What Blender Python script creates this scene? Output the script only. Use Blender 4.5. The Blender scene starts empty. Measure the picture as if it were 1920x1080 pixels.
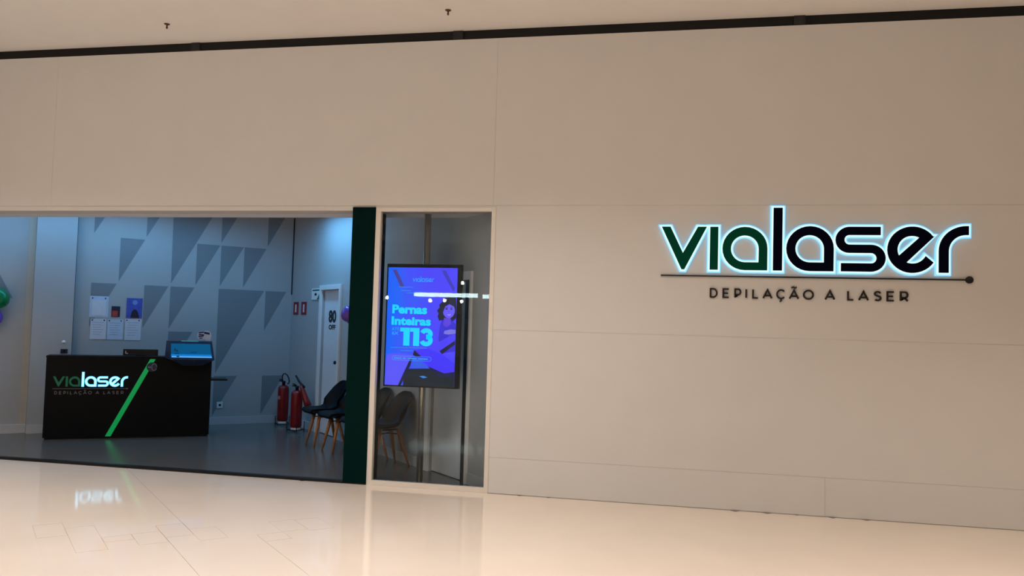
import bpy, bmesh, math, random
from mathutils import Vector, Matrix
from mathutils.geometry import tessellate_polygon

# ------------------------------------------------------------------ camera
S = bpy.context.scene
COL = S.collection
CAM = Vector((0.0, -7.777, 1.6))
YAW, PITCH, ROLL, FPX = 0.20007, 0.04789, 0.02870, 1537.9
cam = bpy.data.cameras.new('camera')
cam.sensor_fit = 'HORIZONTAL'
cam.sensor_width = 36.0
cam.lens = FPX * 36.0 / 1920.0
cam.clip_end = 200
co = bpy.data.objects.new('camera', cam)
COL.objects.link(co)
fw = Vector((-math.sin(YAW) * math.cos(PITCH), math.cos(YAW) * math.cos(PITCH), math.sin(PITCH)))
rt = Vector((math.cos(YAW), math.sin(YAW), 0))
up = rt.cross(fw)
r2 = math.cos(ROLL) * rt + math.sin(ROLL) * up
u2 = -math.sin(ROLL) * rt + math.cos(ROLL) * up
M3 = Matrix((r2, u2, -fw)).transposed()
co.matrix_world = Matrix.Translation(CAM) @ M3.to_4x4()
S.camera = co

# ------------------------------------------------------------------ view, world, lights
S.view_settings.view_transform = 'Standard'
S.view_settings.look = 'None'
S.view_settings.gamma = 1
S.view_settings.use_curve_mapping = False
S.view_settings.exposure = 0.0
w = bpy.data.worlds.new('world')
S.world = w
w.use_nodes = True
w.node_tree.nodes['Background'].inputs[0].default_value = (1.0, 0.80, 0.62, 1)
w.node_tree.nodes['Background'].inputs[1].default_value = 0.22


def area(name, loc, sx, sy, power, col, rot=(0, 0, 0), spread=180):
    l = bpy.data.lights.new(name, 'AREA')
    l.shape = 'RECTANGLE'
    l.size, l.size_y = sx, sy
    l.energy = power
    l.color = col
    l.spread = math.radians(spread)
    o = bpy.data.objects.new(name, l)
    o.location = loc
    o.rotation_euler = rot
    COL.objects.link(o)
    return o


WARM = (1.0, 0.86, 0.74)
NEUTRAL = (1.0, 0.93, 0.88)
COOL = (0.14, 0.52, 1.0)
area('mall_ceiling_light', (-7.0, -3.3, 4.45), 2.6, 1.0, 92, NEUTRAL, spread=130)
area('mall_ceiling_light', (-1.9, -3.3, 4.45), 2.6, 1.0, 88, NEUTRAL, spread=128)
area('mall_ceiling_light', (3.4, -3.3, 4.45), 2.6, 1.0, 60, WARM, spread=102)
area('mall_ceiling_light', (-6.8, -9.0, 4.45), 4.0, 1.2, 200, NEUTRAL, spread=110)
area('mall_ceiling_light', (0.6, -9.0, 4.45), 4.0, 1.2, 85, WARM, spread=110)
area('shop_ceiling_light', (-8.00, 1.54, 3.14), 2.6, 0.3, 21, COOL, (0, 0, math.radians(45)))
area('shop_ceiling_light', (-4.87, 2.55, 3.14), 1.3, 0.2, 26, COOL, (0, 0, math.radians(-45)))
area('shop_ceiling_light', (-6.675, 2.583, 3.14), 1.4, 0.3, 10, COOL, (0, 0, math.radians(45)))  # weak fill added to brighten the middle of the back wall

# ------------------------------------------------------------------ helpers


def mat(name, col, rough=0.5, var=0.03, scale=12.0, bump=0.0, metal=0.0, emit=None, es=0.0, coat=0.0, spec=None, objvar=0.0):
    m = bpy.data.materials.new(name)
    m.use_nodes = True
    nt = m.node_tree
    b = nt.nodes['Principled BSDF']
    b.inputs['Roughness'].default_value = rough
    b.inputs['Metallic'].default_value = metal
    b.inputs['Coat Weight'].default_value = coat
    if spec is not None:
        b.inputs['Specular IOR Level'].default_value = spec
    tc = nt.nodes.new('ShaderNodeTexCoord')
    nz = nt.nodes.new('ShaderNodeTexNoise')
    nz.inputs['Scale'].default_value = scale
    nz.inputs['Detail'].default_value = 4
    nt.links.new(tc.outputs['Object'], nz.inputs['Vector'])
    mr = nt.nodes.new('ShaderNodeMapRange')
    mr.inputs[1].default_value = 0.3
    mr.inputs[2].default_value = 0.7
    mr.inputs[3].default_value = 1 - var
    mr.inputs[4].default_value = 1 + var
    nt.links.new(nz.outputs[0], mr.inputs[0])
    mx = nt.nodes.new('ShaderNodeMix')
    mx.data_type = 'RGBA'
    mx.blend_type = 'MULTIPLY'
    mx.inputs[0].default_value = 1
    mx.inputs[6].default_value = (*col, 1)
    fac = mr.outputs[0]
    if objvar:
        oi = nt.nodes.new('ShaderNodeObjectInfo')
        m2 = nt.nodes.new('ShaderNodeMapRange')
        m2.inputs[3].default_value = 1 - objvar
        m2.inputs[4].default_value = 1 + objvar
        nt.links.new(oi.outputs['Random'], m2.inputs[0])
        mm = nt.nodes.new('ShaderNodeMath')
        mm.operation = 'MULTIPLY'
        nt.links.new(mr.outputs[0], mm.inputs[0])
        nt.links.new(m2.outputs[0], mm.inputs[1])
        fac = mm.outputs[0]
    cc = nt.nodes.new('ShaderNodeCombineColor')
    for i in range(3):
        nt.links.new(fac, cc.inputs[i])
    nt.links.new(cc.outputs[0], mx.inputs[7])
    nt.links.new(mx.outputs[2], b.inputs['Base Color'])
    if bump:
        bp = nt.nodes.new('ShaderNodeBump')
        bp.inputs['Strength'].default_value = bump
        bp.inputs['Distance'].default_value = 0.01
        nt.links.new(nz.outputs[0], bp.inputs['Height'])
        nt.links.new(bp.outputs[0], b.inputs['Normal'])
    if emit:
        b.inputs['Emission Color'].default_value = (*emit, 1)
        b.inputs['Emission Strength'].default_value = es
    return m


def lin(r, g, b):
    f = lambda c: (c / 255 / 12.92) if c <= 10 else ((c / 255 + 0.055) / 1.055) ** 2.4
    return (f(r), f(g), f(b))


def link_mesh(name, me, m, parent=None, loc=None, rotz=None):
    o = bpy.data.objects.new(name, me)
    COL.objects.link(o)
    if m is not None:
        me.materials.append(m)
    if parent is not None:
        o.parent = parent
    if loc is not None:
        o.location = loc
    if rotz is not None:
        o.rotation_euler = (0, 0, rotz)
    return o


class MB:
    """collects vertices and faces of one mesh"""

    def __init__(s):
        s.v, s.f, s.smooth = [], [], []

    def add(s, vs, fs, smooth=False):
        n = len(s.v)
        s.v += [tuple(p) for p in vs]
        s.f += [tuple(i + n for i in f) for f in fs]
        s.smooth += [smooth] * len(fs)
        return s

    def box(s, x0, x1, y0, y1, z0, z1):
        vs = [(x, y, z) for z in (z0, z1) for y in (y0, y1) for x in (x0, x1)]
        return s.add(vs, [(0, 2, 3, 1), (4, 5, 7, 6), (0, 1, 5, 4), (2, 6, 7, 3), (0, 4, 6, 2), (1, 3, 7, 5)])

    def prism(s, poly, y0, y1, holes=()):
        """poly in XZ, extruded along Y"""
        loops = [list(poly)] + [list(h) for h in holes]
        flat = [p for l in loops for p in l]
        tri = tessellate_polygon([[Vector((p[0], p[1], 0)) for p in l] for l in loops])
        n = len(flat)
        vs = [(p[0], y0, p[1]) for p in flat] + [(p[0], y1, p[1]) for p in flat]
        fs = [tuple(t) for t in tri] + [tuple(i + n for i in reversed(t)) for t in tri]
        k = 0
        for l in loops:
            m = len(l)
            for i in range(m):
                a, b = k + i, k + (i + 1) % m
                fs.append((a, b, b + n, a + n))
            k += m
        return s.add(vs, fs)

    def lathe(s, prof, c=(0, 0, 0), n=24, axis='z', smooth=True):
        vs, fs = [], []
        for r, h in prof:
            for i in range(n):
                a = 2 * math.pi * i / n
                p = (r * math.cos(a), r * math.sin(a), h)
                if axis == 'y':
                    p = (p[0], p[2], p[1])
                if axis == 'x':
                    p = (p[2], p[0], p[1])
                vs.append((p[0] + c[0], p[1] + c[1], p[2] + c[2]))
        for j in range(len(prof) - 1):
            for i in range(n):
                i2 = (i + 1) % n
                fs.append((j * n + i, j * n + i2, (j + 1) * n + i2, (j + 1) * n + i))
        fs.append(tuple(reversed(range(n))))
        fs.append(tuple(range((len(prof) - 1) * n, len(prof) * n)))
        return s.add(vs, fs, smooth)

    def tube(s, pts, rad, n=10, smooth=True):
        pts = [Vector(p) for p in pts]
        if not isinstance(rad, (list, tuple)):
            rad = [rad] * len(pts)
        vs, fs = [], []
        prev = None
        for k, p in enumerate(pts):
            t = (pts[min(k + 1, len(pts) - 1)] - pts[max(k - 1, 0)]).normalized()
            if prev is None:
                a = t.orthogonal().normalized()
            else:
                a = (prev - t * prev.dot(t)).normalized()
            prev = a
            b = t.cross(a)
            for i in range(n):
                an = 2 * math.pi * i / n
                vs.append(p + (a * math.cos(an) + b * math.sin(an)) * rad[k])
        for j in range(len(pts) - 1):
            for i in range(n):
                i2 = (i + 1) % n
                fs.append((j * n + i, j * n + i2, (j + 1) * n + i2, (j + 1) * n + i))
        fs.append(tuple(reversed(range(n))))
        fs.append(tuple(range((len(pts) - 1) * n, len(pts) * n)))
        return s.add(vs, fs, smooth)

    def mesh(s, name, bevel=0.0):
        me = bpy.data.meshes.new(name)
        me.from_pydata(s.v, [], s.f)
        me.polygons.foreach_set('use_smooth', s.smooth)
        bm = bmesh.new()
        bm.from_mesh(me)
        bmesh.ops.recalc_face_normals(bm, faces=bm.faces[:])
        if bevel:
            es = [e for e in bm.edges if len(e.link_faces) == 2 and e.calc_face_angle(0) > 0.6]
            bmesh.ops.bevel(bm, geom=es, offset=bevel, segments=2, affect='EDGES', profile=0.6)
        bm.to_mesh(me)
        bm.free()
        return me

    def obj(s, name, m, parent=None, bevel=0.0, loc=None, rotz=None):
        return link_mesh(name, s.mesh(name, bevel), m, parent, loc, rotz)


def box(name, m, x0, x1, y0, y1, z0, z1, parent=None, bevel=0.0):
    return MB().box(x0, x1, y0, y1, z0, z1).obj(name, m, parent, bevel)


def tag(o, label, cat=None, group=None, kind=None):
    o['label'] = label
    if cat:
        o['category'] = cat
    if group:
        o['group'] = group
    if kind:
        o['kind'] = kind
    return o


def struct(o, label=None):
    o['kind'] = 'structure'
    if label:
        o['label'] = label
    return o


def empty(name, loc=(0, 0, 0), rotz=0.0):
    o = bpy.data.objects.new(name, None)
    o.empty_display_size = 0.1
    COL.objects.link(o)
    o.location = loc
    o.rotation_euler = (0, 0, rotz)
    return o


def dup(root, loc=None, rotz=None):
    r = root.copy()
    COL.objects.link(r)
    if loc is not None:
        r.location = loc
    if rotz is not None:
        r.rotation_euler = (0, 0, rotz)
    for ch in list(root.children):
        c = ch.copy()
        COL.objects.link(c)
        c.parent = r
        for g in list(ch.children):
            d = g.copy()
            COL.objects.link(d)
            d.parent = c
    return r


def arc(cx, cy, rx, a0, a1, n=24, ry=None):
    ry = rx if ry is None else ry
    return [(cx + rx * math.cos(math.radians(a0 + (a1 - a0) * i / n)), cy + ry * math.sin(math.radians(a0 + (a1 - a0) * i / n))) for i in range(n + 1)]


def clean(poly):
    out = []
    for p in poly:
        if not out or math.hypot(p[0] - out[-1][0], p[1] - out[-1][1]) > 1e-5:
            out.append(p)
    if math.hypot(out[0][0] - out[-1][0], out[0][1] - out[-1][1]) < 1e-5:
        out.pop()
    return out


def offset(poly, m, miter=1.6):
    """closed polygon moved outwards by m (inwards when m < 0)"""
    poly = clean(poly)
    n = len(poly)
    ar = sum(poly[i][0] * poly[(i + 1) % n][1] - poly[(i + 1) % n][0] * poly[i][1] for i in range(n))
    sg = 1 if ar > 0 else -1
    out = []
    for i in range(n):
        p0, p, p1 = Vector(poly[i - 1]), Vector(poly[i]), Vector(poly[(i + 1) % n])
        d0, d1 = (p - p0).normalized(), (p1 - p).normalized()
        n0, n1 = Vector((d0.y, -d0.x)) * sg, Vector((d1.y, -d1.x)) * sg
        k = n0 + n1
        if k.length < 1e-4:
            k = n0.copy()
        k.normalize()
        c = max(k.dot(n0), 1 / miter)
        q = p + k * (m / c)
        out.append((q.x, q.y))
    return out


def stroke(path, wd):
    """outline of an open path drawn with a flat-ended pen"""
    path = clean(path + [(1e9, 1e9)])[:-1]
    L, R = [], []
    for i, p in enumerate(path):
        p = Vector(p)
        a = (p - Vector(path[i - 1])).normalized() if i else None
        b = (Vector(path[i + 1]) - p).normalized() if i < len(path) - 1 else None
        if a is None:
            a = b
        if b is None:
            b = a
        na, nb_ = Vector((-a.y, a.x)), Vector((-b.y, b.x))
        k = (na + nb_).normalized()
        c = max(k.dot(na), 0.5)
        L.append(p + k * (wd / 2 / c))
        R.append(p - k * (wd / 2 / c))
    return [(q.x, q.y) for q in L] + [(q.x, q.y) for q in reversed(R)]


def xf(poly, sx=1, sy=None, dx=0, dy=0):
    sy = sx if sy is None else sy
    return [(p[0] * sx + dx, p[1] * sy + dy) for p in poly]


def text_mesh(txt, x0, x1, z0, z1, y, depth, bold=0.0):
    """lettering fitted into a box of the XZ plane, front at y"""
    cu = bpy.data.curves.new('lettering', 'FONT')
    cu.body = txt
    cu.offset = bold
    cu.resolution_u = 3
    o = bpy.data.objects.new('lettering', cu)
    COL.objects.link(o)
    dg = bpy.context.evaluated_depsgraph_get()
    me = bpy.data.meshes.new_from_object(o.evaluated_get(dg))
    bpy.data.objects.remove(o)
    vs = [v.co.copy() for v in me.vertices]
    fs = [tuple(p.vertices) for p in me.polygons]
    bpy.data.meshes.remove(me)
    ax, bx = min(v.x for v in vs), max(v.x for v in vs)
    ay, by = min(v.y for v in vs), max(v.y for v in vs)
    mb = MB()
    pv = [(x0 + (v.x - ax) / (bx - ax) * (x1 - x0), y, z0 + (v.y - ay) / (by - ay) * (z1 - z0)) for v in vs]
    mb.add(pv, fs)
    if depth:
        mb.add([(p[0], y + depth, p[2]) for p in pv], fs)
        cnt = {}
        for f in fs:
            for i in range(len(f)):
                e = (f[i], f[(i + 1) % len(f)])
                cnt[tuple(sorted(e))] = cnt.get(tuple(sorted(e)), 0) + 1
        n = len(pv)
        mb.f += [(a, b, b + n, a + n) for (a, b), c in cnt.items() if c == 1]
        mb.smooth += [False] * (len(mb.f) - len(mb.smooth))
    return mb


# ------------------------------------------------------------------ materials
M = {}
M['facade'] = mat('facade_paint', lin(223, 220, 216), 0.55, 0.012, 3.0)
M['facade_core'] = mat('panel_joint', lin(200, 192, 184), 0.9)
M['white_frame'] = mat('white_lacquered_aluminium', lin(232, 224, 214), 0.35, 0.02)
M['ceiling'] = mat('mall_plaster', lin(234, 229, 224), 0.8, 0.015, 4.0)
M['black_gap'] = mat('black_recess_shade', (0.004, 0.0035, 0.003), 0.8)  # near-black colour carries the shade inside the ceiling gap
M['grey_bracket'] = mat('dark_bracket', (0.012, 0.012, 0.012), 0.6)
M['tile'] = mat('polished_cream_porcelain', lin(240, 226, 211), 0.07, 0.03, 1.3, objvar=0.005)
M['grout'] = mat('brown_grout', lin(120, 92, 72), 0.8)
M['shop_floor'] = mat('grey_resin_floor', lin(92, 91, 88), 0.22, 0.06, 2.0)
M['shop_wall'] = mat('pale_grey_wall_paint', lin(168, 170, 171), 0.7, 0.015, 3.0)
M['tri'] = mat('mid_grey_wall_paint', lin(122, 129, 134), 0.7, 0.015, 3.0)
M['post'] = mat('beige_post_paint', lin(176, 170, 158), 0.7)
M['gap'] = mat('painted_shade_strip', lin(40, 46, 52), 0.9)
M['green'] = mat('dark_green_lacquer', lin(0, 30, 28), 0.5, 0.03, spec=0.04)
M['chrome'] = mat('brushed_steel', lin(190, 186, 176), 0.3, 0.04, 40, metal=0.9)
M['black'] = mat('black_laminate', lin(11, 11, 12), 0.5, 0.05, spec=0.15)
M['black_plastic'] = mat('black_plastic', lin(16, 16, 18), 0.35, 0.05, spec=0.35)
M['navy_plastic'] = mat('navy_lacquered_steel', lin(30, 44, 72), 0.4, 0.05)
M['red'] = mat('red_enamel', lin(126, 8, 12), 0.35, 0.05)
M['red_sign'] = mat('red_sign_print', lin(170, 20, 34), 0.5)
M['white'] = mat('white_plastic', lin(225, 225, 225), 0.5)
M['paper'] = mat('white_paper', lin(206, 209, 218), 0.8, 0.03, 30)
M['plastic_sleeve'] = mat('clear_blue_sleeve', lin(190, 206, 226), 0.25, 0.04, 14)
M['ink'] = mat('grey_ink', lin(120, 126, 140), 0.8)
M['dark_ink'] = mat('black_vinyl', (0.006, 0.006, 0.012), 0.6)
M['wood'] = mat('beech_wood', lin(176, 118, 66), 0.45, 0.18, 25)
M['shell'] = mat('black_moulded_plastic', lin(5, 6, 10), 0.5, 0.05, spec=0.15)
M['cushion'] = mat('black_leatherette', lin(9, 11, 18), 0.55, 0.08, 60, bump=0.2, spec=0.15)
M['balloon_green'] = mat('green_latex', lin(0, 120, 66), 0.25, 0.03)
M['balloon_purple'] = mat('purple_latex', lin(120, 78, 190), 0.25, 0.03)
M['brass'] = mat('brown_metal', lin(92, 58, 40), 0.4, metal=0.3)
M['door'] = mat('white_door_lacquer', lin(214, 216, 220), 0.4, 0.02)
M['skirting'] = mat('pale_skirting_paint', lin(186, 188, 190), 0.5, 0.02)
M['casing'] = mat('white_door_casing', lin(222, 222, 222), 0.45, 0.02)
M['sign_dark'] = mat('sign_black_line', lin(28, 22, 20), 0.5)
M['sign_green'] = mat('sign_green_face', lin(0, 74, 56), 0.6, spec=0.04)
M['sign_navy'] = mat('sign_navy_face', lin(2, 3, 26), 0.6, spec=0.04)
M['halo'] = mat('backlit_acrylic', (0.25, 0.35, 0.4), 0.4, emit=(0.66, 0.94, 1.0), es=1.1)
M['halo_rim'] = mat('backlit_acrylic_rim', (0.2, 0.35, 0.4), 0.4, emit=(0.22, 0.66, 1.0), es=0.95)
M['lit_cyan'] = mat('lit_letter', (0.2, 0.6, 0.9), 0.4, emit=(0.06, 0.55, 1.0), es=1.2)
M['lit_core'] = mat('lit_letter_core', (0.7, 0.9, 1.0), 0.4, emit=(0.42, 0.90, 1.0), es=1.1)
M['logo_green'] = mat('green_letter_added_glow', lin(0, 96, 66), 0.4, emit=lin(0, 88, 60), es=0.30)  # unlit letters, given a weak glow to lift their green
M['logo_grey'] = mat('grey_letter', lin(110, 104, 104), 0.5)
M['led_green'] = mat('green_light_strip', (0.0, 0.3, 0.1), 0.4, emit=lin(0, 134, 60), es=0.72)


def glass_mat():
    m = bpy.data.materials.new('clear_pane')
    m.use_nodes = True
    nt = m.node_tree
    nt.nodes.remove(nt.nodes['Principled BSDF'])
    out = nt.nodes['Material Output']
    tr = nt.nodes.new('ShaderNodeBsdfTransparent')
    tr.inputs[0].default_value = (0.965, 0.98, 0.97, 1)
    gl = nt.nodes.new('ShaderNodeBsdfGlossy')
    gl.inputs['Roughness'].default_value = 0.0
    fr = nt.nodes.new('ShaderNodeFresnel')
    fr.inputs[0].default_value = 1.27
    mx = nt.nodes.new('ShaderNodeMixShader')
    nt.links.new(fr.outputs[0], mx.inputs[0])
    nt.links.new(tr.outputs[0], mx.inputs[1])
    nt.links.new(gl.outputs[0], mx.inputs[2])
    nt.links.new(mx.outputs[0], out.inputs[0])
    return m


M['glass'] = glass_mat()


def glow(name, col, strength):
    return mat(name, col, 0.3, emit=col, es=strength)


# ------------------------------------------------------------------ mall shell: facade
fx = MB().box(-12, -1.757, 0.004, 0.25, 2.735, 4.45).box(-1.757, 6, 0.004, 0.25, 0, 4.45).box(-12, -9.6, 0.004, 0.25, 0, 2.735)
facade = struct(fx.obj('wall_front', M['facade_core']), 'tall beige panelled shopfront wall')
J = 0.0008
for x0, x1, z0, z1 in [(-12, -6.775, 2.785, 4.45), (-6.775, -1.787, 2.785, 4.45), (-1.787, 6, 2.785, 4.45),
                       (-1.757, 6, 1.572, 2.785), (-1.757, 6, 0.345, 1.572), (-1.757, 1.311, 0.004, 0.345), (1.311, 6, 0.004, 0.345),
                       (-12, -9.6, 0.004, 2.785)]:
    box('wall_panel', M['facade'], x0 + J, x1 - J, 0, 0.0045, z0 + J, z1 - J, facade)
box('lintel_strip', M['facade'], -9.6, -3.236, 0.0015, 0.0045, 2.735, 2.781, facade)
box('lintel_strip', M['facade'], -3.0, -1.757, 0.001, 0.0045, 2.765, 2.782, facade)
lint = struct(box('trim_1', M['facade'], -10.2, -1.80, 0.25, 0.53, 2.735, 3.25), 'beige boxed lintel over the shop opening')
g = struct(box('trim_2', M['black_gap'], -25, 18, 0.02, 0.30, 4.452, 4.56), 'black strip painted as the shadow gap between wall and ceiling')
for px in (-5.15, -2.25, 1.0):
    box('gap_bracket', M['grey_bracket'], px, px + 0.10, -0.005, 0.02, 4.455, 4.54, g)

# ceiling and sprinklers
ceil = struct(box('ceiling', M['ceiling'], -25, 18, -24, 0.012, 4.542, 4.70), 'pale plaster mall ceiling')
spr = empty('ceiling_sprinkler', (-5.078, -0.538, 4.542))
MB().lathe([(0.028, 0.0), (0.028, -0.004), (0.018, -0.010), (0.006, -0.014)], n=18).obj('cover_plate', M['brass'], spr)
MB().lathe([(0.007, -0.012), (0.0065, -0.028), (0.010, -0.032), (0.010, -0.042), (0.006, -0.050)], n=12).obj('nozzle', M['brass'], spr)
tag(spr, 'small brown ceiling sprinkler above the shop opening', 'sprinkler', 'ceiling sprinklers')
s2 = dup(spr, (-2.153, -0.532, 4.542))
tag(s2, 'small brown ceiling sprinkler above the window beside the green pillar', 'sprinkler', 'ceiling sprinklers')

# ------------------------------------------------------------------ mall floor
fl = MB().box(-30, 20, -30, 0.02, -0.20, -0.012)
ZX0, ZX1, ZY = -8.9, 3.7, -3.9
for a, b, c, d in [(-30, 20, -30, ZY), (-30, ZX0, ZY, 0.0), (ZX1, 20, ZY, 0.0)]:
    fl.box(a, b, c, d, -0.012, 0.0)
floor = struct(fl.obj('floor', M['tile']), 'glossy cream porcelain mall floor')
struct(box('grout_bed', M['grout'], ZX0, ZX1, ZY, 0.0, -0.0119, -0.0022, floor))


def clip(poly, f):
    out = []
    for i in range(len(poly)):
        a, b = poly[i - 1], poly[i]
        fa, fb = f(a), f(b)
        if (fa >= 0) != (fb >= 0):
            t = fa / (fa - fb)
            out.append((a[0] + (b[0] - a[0]) * t, a[1] + (b[1] - a[1]) * t))
        if fb >= 0:
            out.append(b)
    return out


rnd = random.Random(4)
R2 = math.sqrt(0.5)
PW = 0.1983
# cross joints seen in the photograph, by plank column (column 0 starts at p = -5.0)
seen = {0: [1.704, 1.289], 1: [1.515, 0.763], 2: [1.116, 0.960], 3: [1.120, 0.777], 4: [1.299, 0.910], 5: [1.078, 0.710],
        6: [0.900, 0.489], 7: [0.690, 0.480], 8: [1.044, 0.690], 9: [1.016, 0.640], 10: [0.98, 0.60], 22: [0.245, -0.2], 23: [-0.05, -0.195],
        -1: [1.69, 1.30], -2: [2.05, 1.6]}
strong = {0, 1, 2, 3, 4, 5, 7, 8, 9}
for k in range(-21, 36):
    p0 = -5.006 + PW * k
    p1 = p0 + PW
    cuts = []
    if k in seen:
        cuts = list(seen[k])
    else:
        q = 0.9 - 0.19 * (k - 5) * 0.35 + rnd.uniform(-0.2, 0.2)
        cuts = [q, q - 0.4]
    hi, lo = max(cuts), min(cuts)
    while hi < 9:
        hi += 1.1
        cuts.append(hi)
    while lo > -9:
        lo -= 1.1
        cuts.append(lo)
    cuts.sort()
    for a, b in zip(cuts, cuts[1:]):
        mid = (a + b) / 2
        THIN = 0.00005
        nearz = k in strong and -0.2 < mid < 2.2 and (b - a) < 0.95
        ga = 0.0022 if (k in strong and any(abs(a - t) < 1e-6 for t in seen.get(k, []))) else THIN
        gb = 0.0022 if (k in strong and any(abs(b - t) < 1e-6 for t in seen.get(k, []))) else THIN
        gs = 0.0011 if nearz else THIN
        gl_ = gs
        if (k == 5 and mid > 1.0) or (k == 4 and mid < 1.3) or (k == 7 and mid < 0.69):
            gl_ = 0.0020
        quad = [(p0 + gl_, a + ga), (p1 - gs, a + ga), (p1 - gs, b - gb), (p0 + gl_, b - gb)]
        poly = [((p - q) * R2, (p + q) * R2) for p, q in quad]
        for f in (lambda t: -t[1], lambda t: t[1] - ZY, lambda t: t[0] - ZX0, lambda t: ZX1 - t[0]):
            poly = clip(poly, f) if poly else poly
        if len(poly) < 3:
            continue
        poly = clean(poly)
        ar = abs(sum(poly[i - 1][0] * poly[i][1] - poly[i][0] * poly[i - 1][1] for i in range(len(poly)))) / 2
        if len(poly) < 3 or ar < 0.004:
            continue
        n = len(poly)
        mb = MB().add([(x, y, 0.0) for x, y in poly] + [(x, y, -0.004) for x, y in poly],
                      [tuple(range(n))] + [(i, (i + 1) % n, (i + 1) % n + n, i + n) for i in range(n)])
        mb.obj('floor_tile', M['tile'], floor)

# ------------------------------------------------------------------ shop shell
CX, CY = -6.039, 4.351          # inner corner of the two shop walls
A45 = math.radians(45)
LEG = 6.153                     # both shop walls run 6.15 m from that corner to the shopfront
shop_tri = [(CX, CY), (CX - LEG * R2, CY - LEG * R2), (CX + LEG * R2, CY - LEG * R2)]
mb = MB()
t = [(-10.75, 0.012), (-1.40, 0.012), (CX, CY + 0.25)]
mb.add([(x, y, 0.0) for x, y in t] + [(x, y, -0.15) for x, y in t], [(0, 1, 2), (5, 4, 3), (0, 3, 4, 1), (1, 4, 5, 2), (2, 5, 3, 0)])
struct(mb.obj('floor_shop', M['shop_floor']), 'dim grey resin shop floor')
mb = MB()
t = [(-10.6, -0.0 + 0.26), (-1.5, 0.26), (CX, CY + 0.2)]
mb.add([(x, y, 3.25) for x, y in t] + [(x, y, 3.35) for x, y in t], [(0, 1, 2), (5, 4, 3), (0, 3, 4, 1), (1, 4, 5, 2), (2, 5, 3, 0)])
struct(mb.obj('ceiling_shop', M['shop_wall']), 'pale shop ceiling')
struct(box('trim_3', M['black_plastic'], -9.6, -3.24, -0.012, 0.045, 0.0, 0.028), 'dark floor track across the shop opening')

# back wall: local x runs along the wall (0 at the corner), -y faces the room
wb = struct(MB().box(-6.3, 0.12, 0, 0.12, 0, 3.25).obj('wall_back', M['shop_wall'], None, 0, (CX, CY, 0), A45), 'pale wall painted with grey triangles')
Z1, Z2, Z3, Z4, Z5 = 3.38, 2.718, 2.058, 1.395, 0.737
W, H = 0.338, 0.625
tris = []
for u in (-2.870, -2.186, -1.128, -0.420):
    tris.append((u, 3.25, W * 0.79, Z1 - H + 0.0, None))
for u, zt, wd, hh in [(-2.525, Z2, 0.325, H), (-1.478, Z2, W, H), (-1.124, Z2, W, H), (-0.775, Z2, W, H),
                      (-2.873, Z3, 0.325, H), (-2.182, Z3, 0.328, H), (-1.826, Z3, W, H), (-1.136, Z3, 0.690, 1.285), (-0.423, Z3, 0.330, H),
                      (-1.826, Z4, W, H), (-1.150, Z5, 0.345, 0.60), (-0.422, Z5, W, 0.60)]:
    tris.append((u, zt, wd, zt - hh, None))
polys = [[(u, zt), (u + wd, zt), (u, zb)] for u, zt, wd, zb, _ in tris]
polys.append([(-1.832, 3.25), (-1.215, 3.25), (-1.822, 2.10)])
polys.append([(-4.19, 2.55), (-4.19, 1.80), (-3.805, 1.80)])
for p in polys:
    MB().prism(p, -0.0015, 0.001).obj('painted_triangle', M['tri'], wb)
MB().box(-3.572, -3.086, -0.12, 0.0, 0, 3.25).obj('pilaster', M['shop_wall'], wb)
MB().box(-3.655, -3.573, -0.012, 0.0, 0, 3.25).obj('beige_post', M['post'], wb)
MB().box(-3.086, -3.070, -0.008, 0.0, 0, 3.25).obj('painted_shade_strip', M['gap'], wb)  # dark strip painted in for the shade beside the pilaster
MB().box(-0.016, 0.0, -0.016, 0.0, 2.02, 3.25).obj('corner_shade_strip', M['gap'], wb)  # shade in the upper wall corner, painted as a dark strip
bb = MB().box(-3.060, 0.0, -0.014, 0, 0.0, 0.115).box(-6.1, -3.573, -0.028, -0.0, 0.0, 0.115).box(-3.573, -3.086, -0.134, -0.120, 0.0, 0.115)
struct(bb.obj('baseboard_back', M['skirting'], None, 0.002, (CX, CY, 0), A45), 'low pale skirting under the painted triangles')

# door wall: local x runs from the corner towards the shopfront, -y faces the room
wr = MB()
D1a, D1b, D1h = 1.365, 2.055, 2.062
D2a, D2b, D2h = 4.80, 5.54, 2.075
wr.box(D1a - 0.05, D1b + 0.05, 0.12, 0.16, 0, 2.2).box(D2a - 0.05, D2b + 0.05, 0.12, 0.16, 0, 2.2)  # unseen backing added behind both doors to stop light leaking in
wr.box(-0.05, D1a, 0, 0.12, 0, 3.25).box(D1a, D1b, 0, 0.12, D1h, 3.25).box(D1b, D2a, 0, 0.12, 0, 3.25).box(D2a, D2b, 0, 0.12, D2h, 3.25).box(D2b, 6.02, 0, 0.12, 0, 3.25)
wall_r = struct(wr.obj('wall_right', M['shop_wall'], None, 0, (CX, CY, 0), -A45), 'pale shop wall with two white doors')
bb = MB()
for a, b in ((0.016, 1.287), (2.125, 4.70), (5.64, 6.0)):
    bb.box(a, b, -0.014, 0, 0, 0.115)
struct(bb.obj('baseboard_right', M['skirting'], None, 0.002, (CX, CY, 0), -A45), 'low pale skirting behind the chairs')


def door(name, a, b, h, cw, label, rec):
    r = empty(name, (CX, CY, 0), -A45)
    struct(r, label)
    MB().box(a - cw, a, -0.03, 0.0, 0, h + cw).obj('casing', M['casing'], r, 0.003)
    MB().box(b, b + cw, -0.03, 0.0, 0, h + cw).obj('casing', M['casing'], r, 0.003)
    MB().box(a, b, -0.03, 0.0, h, h + cw).obj('casing', M['casing'], r, 0.003)
    leaf = MB().box(a + 0.004, b - 0.004, rec, rec + 0.04, 0.008, h - 0.004).obj('leaf', M['door'], r, 0.002)
    return r, leaf


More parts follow.
